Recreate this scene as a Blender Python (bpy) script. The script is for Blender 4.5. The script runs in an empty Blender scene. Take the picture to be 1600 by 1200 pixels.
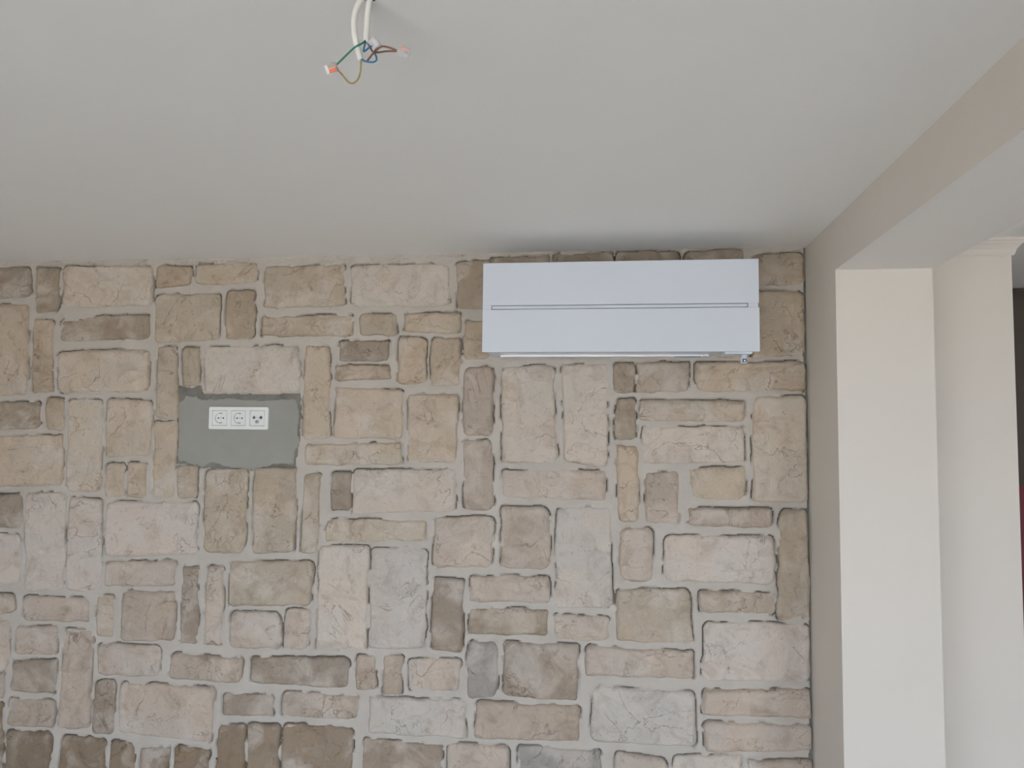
import bpy, bmesh, math, random
import numpy as np
from mathutils import Vector, Matrix

S = bpy.context.scene
COL = S.collection
# ---------------------------------------------------------------- camera, sky, exposure
ZC = 1.9                       # height of the camera above the floor
cam_data = bpy.data.cameras.new('camera')
cam = bpy.data.objects.new('camera', cam_data)
COL.objects.link(cam)
_rot = [[0.992537, -0.002008, 0.121928], [0.121503, -0.068754, -0.990207], [0.010371, 0.997632, -0.067997]]
cam.matrix_world = Matrix.Translation((0.0, -2.7, ZC)) @ Matrix(_rot).to_4x4()
cam_data.sensor_width = 36.0
cam_data.lens = 27.585
cam_data.clip_start = 0.02
S.camera = cam

world = bpy.data.worlds.new('overcast_sky')
S.world = world
world.use_nodes = True
_bg = world.node_tree.nodes['Background']
_bg.inputs['Color'].default_value = (0.71, 0.83, 1.0, 1)
_bg.inputs['Strength'].default_value = 3.0

sun_data = bpy.data.lights.new('sun', 'SUN')        # stands behind the house and lights only the ground outside
sun_data.energy = 15.0
sun_data.color = (1.0, 0.95, 0.88)
sun_data.angle = 0.01
sun = bpy.data.objects.new('sun', sun_data)
sun.rotation_euler = (math.radians(-42), 0, math.radians(12))
COL.objects.link(sun)

S.view_settings.view_transform = 'Standard'
S.view_settings.look = 'None'
S.view_settings.gamma = 1.0
S.view_settings.use_curve_mapping = False
S.view_settings.exposure = 1.2

H = 2.5456                     # ceiling height
XL, XR = -2.9, 0.655           # left wall, right wall of the room
YF = -3.9                      # wall behind the camera
WIN1 = (-2.10, 0.20, 0.06, 2.15)
WIN2 = (1.45, 2.95, 0.06, 2.15)


def portal(name, w):
    L = bpy.data.lights.new(name, 'AREA')
    L.shape = 'RECTANGLE'
    L.size = w[1] - w[0]
    L.size_y = w[3] - w[2]
    L.cycles.is_portal = True
    o = bpy.data.objects.new(name, L)
    o.location = ((w[0] + w[1]) / 2, YF - 0.02, (w[2] + w[3]) / 2)
    o.rotation_euler = (math.radians(90), 0, 0)    # shines towards +y, into the room
    COL.objects.link(o)


portal('window_portal', WIN1)
portal('window_portal', WIN2)
S.cycles.use_denoising = True
S.cycles.max_bounces = 10
S.cycles.diffuse_bounces = 6
S.cycles.sample_clamp_indirect = 6.0


# ---------------------------------------------------------------- materials
def srgb(r, g, b):
    f = lambda c: (c / 255 / 12.92) if c <= 10 else ((c / 255 + 0.055) / 1.055) ** 2.4
    return (f(r), f(g), f(b), 1.0)


def material(name, color, rough=0.6, **kw):
    m = bpy.data.materials.new(name)
    m.use_nodes = True
    b = m.node_tree.nodes['Principled BSDF']
    b.inputs['Base Color'].default_value = color
    b.inputs['Roughness'].default_value = rough
    for k, v in kw.items():
        b.inputs[k.replace('_', ' ')].default_value = v
    return m


def N(m, kind, **inp):
    n = m.node_tree.nodes.new(kind)
    for k, v in inp.items():
        if k in n.inputs:
            n.inputs[k].default_value = v
        else:
            setattr(n, k, v)
    return n


def L(m, a, b):
    m.node_tree.links.new(a, b)


def bump(m, scale, strength, dist, detail=4.0):
    b = m.node_tree.nodes['Principled BSDF']
    tc = N(m, 'ShaderNodeTexCoord')
    no = N(m, 'ShaderNodeTexNoise', Scale=scale, Detail=detail)
    bp = N(m, 'ShaderNodeBump', Strength=strength, Distance=dist)
    L(m, tc.outputs['Object'], no.inputs['Vector'])
    L(m, no.outputs['Fac'], bp.inputs['Height'])
    L(m, bp.outputs['Normal'], b.inputs['Normal'])
    return tc, no


def mottled(name, ca, cb, scale, rough, bscale, bstr, bdist):
    m = material(name, ca, rough)
    b = m.node_tree.nodes['Principled BSDF']
    tc, _ = bump(m, bscale, bstr, bdist)
    no = N(m, 'ShaderNodeTexNoise', Scale=scale, Detail=5.0, Roughness=0.6)
    ra = N(m, 'ShaderNodeValToRGB')
    ra.color_ramp.elements[0].position = 0.35
    ra.color_ramp.elements[0].color = ca
    ra.color_ramp.elements[1].position = 0.68
    ra.color_ramp.elements[1].color = cb
    L(m, tc.outputs['Object'], no.inputs['Vector'])
    L(m, no.outputs['Fac'], ra.inputs['Fac'])
    L(m, ra.outputs['Color'], b.inputs['Base Color'])
    return m


M = {}
M['paint'] = mottled('cream_wall_paint', (0.69, 0.64, 0.58, 1), (0.71, 0.66, 0.60, 1), 1.5, 0.55, 180, 0.08, 0.001)
M['ceiling'] = mottled('ceiling_paint', (0.84, 0.825, 0.805, 1), (0.86, 0.845, 0.825, 1), 0.9, 0.7, 150, 0.06, 0.001)
M['beam_white'] = material('beam_white_paint', (0.78, 0.75, 0.715, 1), 0.6)
M['mortar'] = mottled('pale_mortar', (0.475, 0.435, 0.385, 1), (0.535, 0.492, 0.44, 1), 9, 0.9, 120, 0.5, 0.002)
M['cement'] = mottled('grey_cement_adhesive', (0.31, 0.305, 0.275, 1), (0.345, 0.338, 0.305, 1), 6, 0.8, 90, 0.15, 0.001)
M['rough_cement'] = mottled('dark_rough_cement', (0.17, 0.16, 0.14, 1), (0.24, 0.23, 0.205, 1), 22, 0.95, 130, 0.8, 0.002)
M['ac_white'] = material('glossy_white_plastic', (0.67, 0.715, 0.785, 1), 0.22)
M['ac_strip'] = material('silver_white_strip', (0.86, 0.88, 0.92, 1), 0.15)
M['ac_grey'] = material('grey_slot_plastic', (0.30, 0.32, 0.36, 1), 0.4)
M['ac_badge'] = material('pale_grey_print', (0.60, 0.65, 0.70, 1), 0.35)
M['ac_blue'] = material('blue_film_edge', (0.15, 0.28, 0.38, 1), 0.3)
M['socket'] = material('white_socket_plastic', (0.82, 0.83, 0.81, 1), 0.3)
M['dark'] = material('black_recess', (0.012, 0.012, 0.014, 1), 0.6)
M['metal'] = material('dull_steel', (0.6, 0.6, 0.59, 1), 0.35, Metallic=1.0)
M['seam'] = material('dark_seam', (0.10, 0.105, 0.11, 1), 0.7)
M['sheath'] = material('white_cable_sheath', (0.78, 0.76, 0.71, 1), 0.4)
M['green'] = material('green_insulation', (0.025, 0.23, 0.15, 1), 0.4)
M['blue'] = material('blue_insulation', (0.035, 0.17, 0.32, 1), 0.4)
M['yellow'] = material('yellow_green_insulation', (0.36, 0.29, 0.12, 1), 0.4)
M['brown'] = material('brown_insulation', (0.20, 0.095, 0.065, 1), 0.4)
M['orange'] = material('orange_lever_plastic', (0.75, 0.12, 0.02, 1), 0.35)
M['coral'] = material('translucent_coral_plastic', (0.80, 0.42, 0.36, 1), 0.3)
M['clear'] = material('clear_plastic', (0.86, 0.83, 0.84, 1), 0.12, Alpha=0.45)
M['dusty'] = material('grey_brown_lever', (0.36, 0.27, 0.22, 1), 0.4)
M['taupe'] = material('light_taupe_wall_paint', (0.70, 0.65, 0.59, 1), 0.6)
M['hall'] = material('hall_brown_with_shade', (0.085, 0.068, 0.055, 1), 0.7)  # the unlit hallway's shade is painted into this brown
M['red'] = material('dark_red_lacquer', (0.16, 0.008, 0.018, 1), 0.45)
M['frame'] = material('white_window_frame', (0.8, 0.8, 0.8, 1), 0.4)
M['ground'] = material('outdoor_paving', (0.42, 0.40, 0.37, 1), 0.9)
M['floor'] = mottled('pale_floor', (0.56, 0.53, 0.48, 1), (0.60, 0.57, 0.52, 1), 3.0, 0.45, 60, 0.2, 0.001)

gl = bpy.data.materials.new('window_glass')
gl.use_nodes = True
gl.node_tree.nodes.remove(gl.node_tree.nodes['Principled BSDF'])
_t = N(gl, 'ShaderNodeBsdfTransparent')
_g = N(gl, 'ShaderNodeBsdfGlossy', Roughness=0.02)
_f = N(gl, 'ShaderNodeFresnel', IOR=1.3)
_x = N(gl, 'ShaderNodeMixShader')
L(gl, _f.outputs[0], _x.inputs[0])
L(gl, _t.outputs[0], _x.inputs[1])
L(gl, _g.outputs[0], _x.inputs[2])
L(gl, _x.outputs[0], gl.node_tree.nodes['Material Output'].inputs['Surface'])
M['glass'] = gl


def stone_material():
    """Cast stone: the colour of the single stone comes from the object's colour, mottling from noise."""
    m = material('cast_stone', (0.5, 0.45, 0.4, 1), 0.85)
    b = m.node_tree.nodes['Principled BSDF']
    oi = N(m, 'ShaderNodeObjectInfo')
    tc = N(m, 'ShaderNodeTexCoord')
    mul = N(m, 'ShaderNodeMath', operation='MULTIPLY')
    mul.inputs[1].default_value = 60.0
    L(m, oi.outputs['Random'], mul.inputs[0])
    add = N(m, 'ShaderNodeVectorMath', operation='ADD')
    L(m, tc.outputs['Object'], add.inputs[0])
    L(m, mul.outputs[0], add.inputs[1])
    v = add.outputs[0]

    def noise(scale, detail, dist=0.0, rough=0.55):
        n = N(m, 'ShaderNodeTexNoise', Scale=scale, Detail=detail, Distortion=dist, Roughness=rough)
        L(m, v, n.inputs['Vector'])
        return n.outputs['Fac']

    def ramp(fac, lo, hi):
        r = N(m, 'ShaderNodeMapRange')
        r.inputs['From Min'].default_value = lo
        r.inputs['From Max'].default_value = hi
        L(m, fac, r.inputs['Value'])
        return r.outputs[0]

    def mix(fac, a, c, blend='MIX'):
        x = N(m, 'ShaderNodeMix', data_type='RGBA', blend_type=blend)
        if isinstance(fac, float):
            x.inputs[0].default_value = fac
        else:
            L(m, fac, x.inputs[0])
        for s, q in ((x.inputs[6], a), (x.inputs[7], c)):
            if isinstance(q, tuple):
                s.default_value = q
            else:
                L(m, q, s)
        return x.outputs[2]

    def scaled(fac, k):
        t = N(m, 'ShaderNodeMath', operation='MULTIPLY')
        t.inputs[1].default_value = k
        L(m, fac, t.inputs[0])
        return t.outputs[0]

    base = oi.outputs['Color']
    # broad lighter, dusty patches and warmer or darker clouds
    dusty = mix(0.7, base, (0.62, 0.565, 0.505, 1))
    c = mix(scaled(ramp(noise(8, 4, 0.6), 0.46, 0.66), 0.8), base, dusty)
    dark = mix(1.0, base, (0.70, 0.655, 0.61, 1), 'MULTIPLY')
    c = mix(scaled(ramp(noise(13, 6, 1.0, 0.65), 0.50, 0.72), 0.75), c, dark)
    warm = mix(1.0, c, (1.06, 0.985, 0.91, 1), 'MULTIPLY')
    c = mix(scaled(ramp(noise(6, 2), 0.42, 0.66), 0.6), c, warm)
    speck = mix(1.0, c, (0.62, 0.57, 0.52, 1), 'MULTIPLY')
    c = mix(scaled(ramp(noise(70, 3, 0.3), 0.62, 0.74), 0.55), c, speck)
    # fine dirt filled cracks
    def crack(scale, seed_dist, w):
        n = noise(scale, 5, seed_dist, 0.6)
        d = N(m, 'ShaderNodeMath', operation='SUBTRACT')
        d.inputs[1].default_value = 0.5
        L(m, n, d.inputs[0])
        a = N(m, 'ShaderNodeMath', operation='ABSOLUTE')
        L(m, d.outputs[0], a.inputs[0])
        return ramp(a.outputs[0], w, 0.0)

    gate = ramp(noise(9, 2), 0.42, 0.58)
    cr = N(m, 'ShaderNodeMath', operation='MULTIPLY')
    L(m, crack(4.5, 0.5, 0.0065), cr.inputs[0])
    L(m, gate, cr.inputs[1])
    dirt = mix(1.0, c, (0.55, 0.49, 0.43, 1), 'MULTIPLY')
    c = mix(scaled(cr.outputs[0], 0.8), c, dirt)
    L(m, c, b.inputs['Base Color'])
    h0 = noise(34, 6, 0.5, 0.65)
    hs = N(m, 'ShaderNodeMath', operation='SUBTRACT')
    L(m, h0, hs.inputs[0])
    L(m, scaled(cr.outputs[0], 0.25), hs.inputs[1])
    h1 = hs.outputs[0]
    bp = N(m, 'ShaderNodeBump', Strength=0.75, Distance=0.009)
    L(m, h1, bp.inputs['Height'])
    L(m, bp.outputs['Normal'], b.inputs['Normal'])
    return m


M['stone'] = stone_material()


# ---------------------------------------------------------------- mesh helpers
def finish(name, bm, mat, parent=None, org=(0, 0, 0), smooth=False):
    me = bpy.data.meshes.new(name)
    bmesh.ops.translate(bm, verts=bm.verts, vec=-Vector(org))
    bmesh.ops.recalc_face_normals(bm, faces=bm.faces)
    for f in bm.faces:
        f.smooth = smooth
    bm.to_mesh(me)
    bm.free()
    me.materials.append(mat)
    o = bpy.data.objects.new(name, me)
    COL.objects.link(o)
    if parent is not None:
        o.parent = parent
    return o


def thing(name, loc, label, cat, group=None):
    o = bpy.data.objects.new(name, None)
    o.location = loc
    o.empty_display_size = 0.05
    COL.objects.link(o)
    o['label'] = label
    o['category'] = cat
    if group:
        o['group'] = group
    return o


def structure(o, label=None):
    o['kind'] = 'structure'
    if label:
        o['label'] = label
    return o


def box(bm, x0, x1, y0, y1, z0, z1, bev=0.0, seg=2, mat=None):
    r = bmesh.ops.create_cube(bm, size=1.0)
    vs = r['verts']
    for v in vs:
        v.co = Vector((x0 + (v.co.x + .5) * (x1 - x0), y0 + (v.co.y + .5) * (y1 - y0), z0 + (v.co.z + .5) * (z1 - z0)))
    if bev > 0:
        es = list({e for v in vs for e in v.link_edges})
        r2 = bmesh.ops.bevel(bm, geom=es, offset=bev, segments=seg, affect='EDGES', profile=0.5)
        vs = list({v for f in r2['faces'] for v in f.verts} | {v for v in vs if v.is_valid})
    if mat is not None:
        bmesh.ops.transform(bm, matrix=mat, verts=vs)
    return vs


def bx(name, mat, parent, org, *a, **k):
    bm = bmesh.new()
    box(bm, *a, **k)
    return finish(name, bm, mat, parent, org)


def circle_pts(cx, cz, r, n):
    return [(cx + r * math.cos(2 * math.pi * i / n), cz + r * math.sin(2 * math.pi * i / n)) for i in range(n)]


def rrect_pts(x0, x1, z0, z1, r, n=5):
    out = []
    for cx, cz, a in ((x1 - r, z1 - r, 0), (x0 + r, z1 - r, 90), (x0 + r, z0 + r, 180), (x1 - r, z0 + r, 270)):
        for i in range(n + 1):
            t = math.radians(a + 90 * i / n)
            out.append((cx + r * math.cos(t), cz + r * math.sin(t)))
    return out


def plate(name, mat, parent, org, outline, holes, yf, yb):
    """Flat plate in the x-z plane with holes, from y = yf (front) to y = yb (back)."""
    bm = bmesh.new()
    es = []
    for loop in [outline] + holes:
        vs = [bm.verts.new((x, yf, z)) for x, z in loop]
        es += [bm.edges.new((vs[i], vs[(i + 1) % len(vs)])) for i in range(len(vs))]
    bmesh.ops.triangle_fill(bm, edges=es, use_beauty=True, use_dissolve=False)
    r = bmesh.ops.extrude_face_region(bm, geom=list(bm.faces))
    vs = [g for g in r['geom'] if isinstance(g, bmesh.types.BMVert)]
    bmesh.ops.translate(bm, verts=vs, vec=(0, yb - yf, 0))
    return finish(name, bm, mat, parent, org)


def ring_solid(bm, profile, cx, cz, n=32, cap0=False, cap1=False):
    """Revolve (radius, y) pairs about the axis through (cx, cz) that runs along y."""
    rings = []
    for r, y in profile:
        rings.append([bm.verts.new((cx + r * math.cos(2 * math.pi * i / n), y, cz + r * math.sin(2 * math.pi * i / n))) for i in range(n)])
    for a, b in zip(rings, rings[1:]):
        for i in range(n):
            bm.faces.new((a[i], a[(i + 1) % n], b[(i + 1) % n], b[i]))
    if cap0:
        bm.faces.new(rings[0])
    if cap1:
        bm.faces.new(rings[-1])


def tube(bm, pts, rad, n=10, sub=8):
    P = [Vector(p) for p in pts]
    P = [P[0] * 2 - P[1]] + P + [P[-1] * 2 - P[-2]]
    path = []
    for i in range(1, len(P) - 2):
        for k in range(sub):
            t = k / sub
            a, b, c, d = P[i - 1], P[i], P[i + 1], P[i + 2]
            path.append(0.5 * ((2 * b) + (c - a) * t + (2 * a - 5 * b + 4 * c - d) * t * t + (3 * b - a - 3 * c + d) * t ** 3))
    path.append(P[-2])
    ref = Vector((0, 1, 0))
    rings = []
    for i, p in enumerate(path):
        d = (path[min(i + 1, len(path) - 1)] - path[max(i - 1, 0)]).normalized()
        u = (ref - d * ref.dot(d)).normalized()
        w = d.cross(u)
        ref = u
        rings.append([bm.verts.new(p + rad * (u * math.cos(2 * math.pi * k / n) + w * math.sin(2 * math.pi * k / n))) for k in range(n)])
    for a, b in zip(rings, rings[1:]):
        for k in range(n):
            bm.faces.new((a[k], a[(k + 1) % n], b[(k + 1) % n], b[k]))
    bm.faces.new(rings[0])
    bm.faces.new(list(reversed(rings[-1])))


# smooth value noise on arrays
def vnoise(x, y, seed=0):
    x = np.asarray(x, float)
    y = np.asarray(y, float)
    xi = np.floor(x).astype(np.int64)
    yi = np.floor(y).astype(np.int64)
    fx = x - xi
    fy = y - yi
    fx = fx * fx * fx * (fx * (fx * 6 - 15) + 10)
    fy = fy * fy * fy * (fy * (fy * 6 - 15) + 10)

    def h(a, b):
        v = (a * 374761393 + b * 668265263 + seed * 974634777) & 0xFFFFFFFF
        v = ((v ^ (v >> 13)) * 1274126177) & 0xFFFFFFFF
        v = v ^ (v >> 16)
        return (v & 0xFFFFFF) / float(0xFFFFFF) * 2 - 1
    return ((h(xi, yi) * (1 - fx) + h(xi + 1, yi) * fx) * (1 - fy)
            + (h(xi, yi + 1) * (1 - fx) + h(xi + 1, yi + 1) * fx) * fy)


def fnoise(x, y, seed=0, octaves=3):
    s, a, t = 0.0, 1.0, 0.0
    for k in range(octaves):
        s = s + a * vnoise(x * 2 ** k, y * 2 ** k, seed + 17 * k)
        t += a
        a *= 0.5
    return s / t


def smooth01(t):
    t = np.clip(t, 0, 1)
    return t * t * (3 - 2 * t)


# ---------------------------------------------------------------- the room
def wall_box(name, mat, x0, x1, y0, y1, z0, z1, label=None):
    return structure(bx(name, mat, None, (0, 0, 0), x0, x1, y0, y1, z0, z1), label)


XB = 0.922                      # far side of the wall with the opening
XN = 3.4                        # right wall of the next room
wall_back = wall_box('wall_back', M['rough_cement'], XL - .12, XR, 0.0, 0.12, 0, H, 'wall clad in cream and brown cast stone with pale mortar')
wall_left = wall_box('wall_left', M['taupe'], XL - .12, XL, YF, 0.0, 0, H)
wall_right = wall_box('wall_right', M['paint'], XR, XB, -0.3467, 0.12, 0, H, 'cream painted wall end beside the stone wall')
beam = wall_box('trim_1', M['paint'], XR, XB, -3.3, -0.3467, 2.3967, H, 'cream painted beam with white underside over the opening to the next room')
beam.data.materials.append(M['beam_white'])
for f in beam.data.polygons:                     # the underside is a whiter paint
    if f.normal.z < -0.5:
        f.material_index = 1
wall_box('wall_right', M['paint'], XR, XB, YF, -3.3, 0, H)
wall_box('wall_next', M['paint'], XB, 1.2706, -0.065, 0.80, 0, H, 'cream wall of the next room with cornice on top')
wall_box('wall_next', M['paint'], 2.25, XN, -0.065, 0.80, 0, H)
wall_box('wall_hall', M['hall'], 1.2706, 2.25, 0.80, 0.92, 0, H, 'dark wall at the end of the hallway')
wall_box('wall_side', M['paint'], XN, XN + .12, YF, 0.80, 0, H)
wall_box('floor', M['floor'], XL - .12, XN + .12, YF - .2, 0.92, -0.15, 0)
wall_box('ceiling', M['ceiling'], XL - .12, XN + .12, YF - .2, 0.92, H, H + 0.15, 'plain painted ceiling')
wall_box('ground', M['ground'], -25, 25, -45, YF - .2, -0.6, -0.5)


def rect(x0, x1, z0, z1):
    return [(x0, z0), (x1, z0), (x1, z1), (x0, z1)]


structure(plate('wall_front', M['paint'], None, (0, 0, 0), rect(XL - .12, XN + .12, 0, H),
                [rect(*WIN1), rect(*WIN2)], YF, YF - .2))
for i, w in enumerate((WIN1, WIN2)):
    x0, x1, z0, z1 = w
    xm = (x0 + x1) / 2
    t = 0.06
    f = plate('window_%d' % (i + 1), M['frame'], None, (0, 0, 0), rect(x0, x1, z0, z1),
              [rect(x0 + t, xm - t / 2, z0 + t, z1 - t), rect(xm + t / 2, x1 - t, z0 + t, z1 - t)], YF - .08, YF - .14)
    structure(f)
    for a, b in ((x0 + t, xm - t / 2), (xm + t / 2, x1 - t)):
        bx('pane', M['glass'], f, (0, 0, 0), a, b, YF - .115, YF - .110, z0 + t, z1 - t)

# cornice of the next room: one moulding that runs along the wall and round its corner
cp = [(0.0, 0.052), (0.006, 0.052), (0.010, 0.046), (0.014, 0.034), (0.024, 0.022), (0.032, 0.016), (0.034, 0.010), (0.038, 0.008), (0.038, 0.0)]
bm = bmesh.new()
path = [(XB, -0.065, 0, -1), (1.2706, -0.065, 1, -1), (1.2706, 0.80, 1, 0)]
rows = [[bm.verts.new((x + dx * d * .8, y + dy * d * .8, H - dz)) for d, dz in cp] for x, y, dx, dy in path]
for a, b in zip(rows, rows[1:]):
    for k in range(len(cp) - 1):
        bm.faces.new((a[k], a[k + 1], b[k + 1], b[k]))
structure(finish('trim_2', bm, M['paint']), 'moulded cornice on top of the next room wall')
bm = bmesh.new()
box(bm, 1.2706, 2.25, 0.775, 0.80, H - 0.014, H - 0.002, 0.003)
structure(finish('trim_3', bm, M['hall']), 'thin dark trim along the hallway ceiling')

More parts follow.
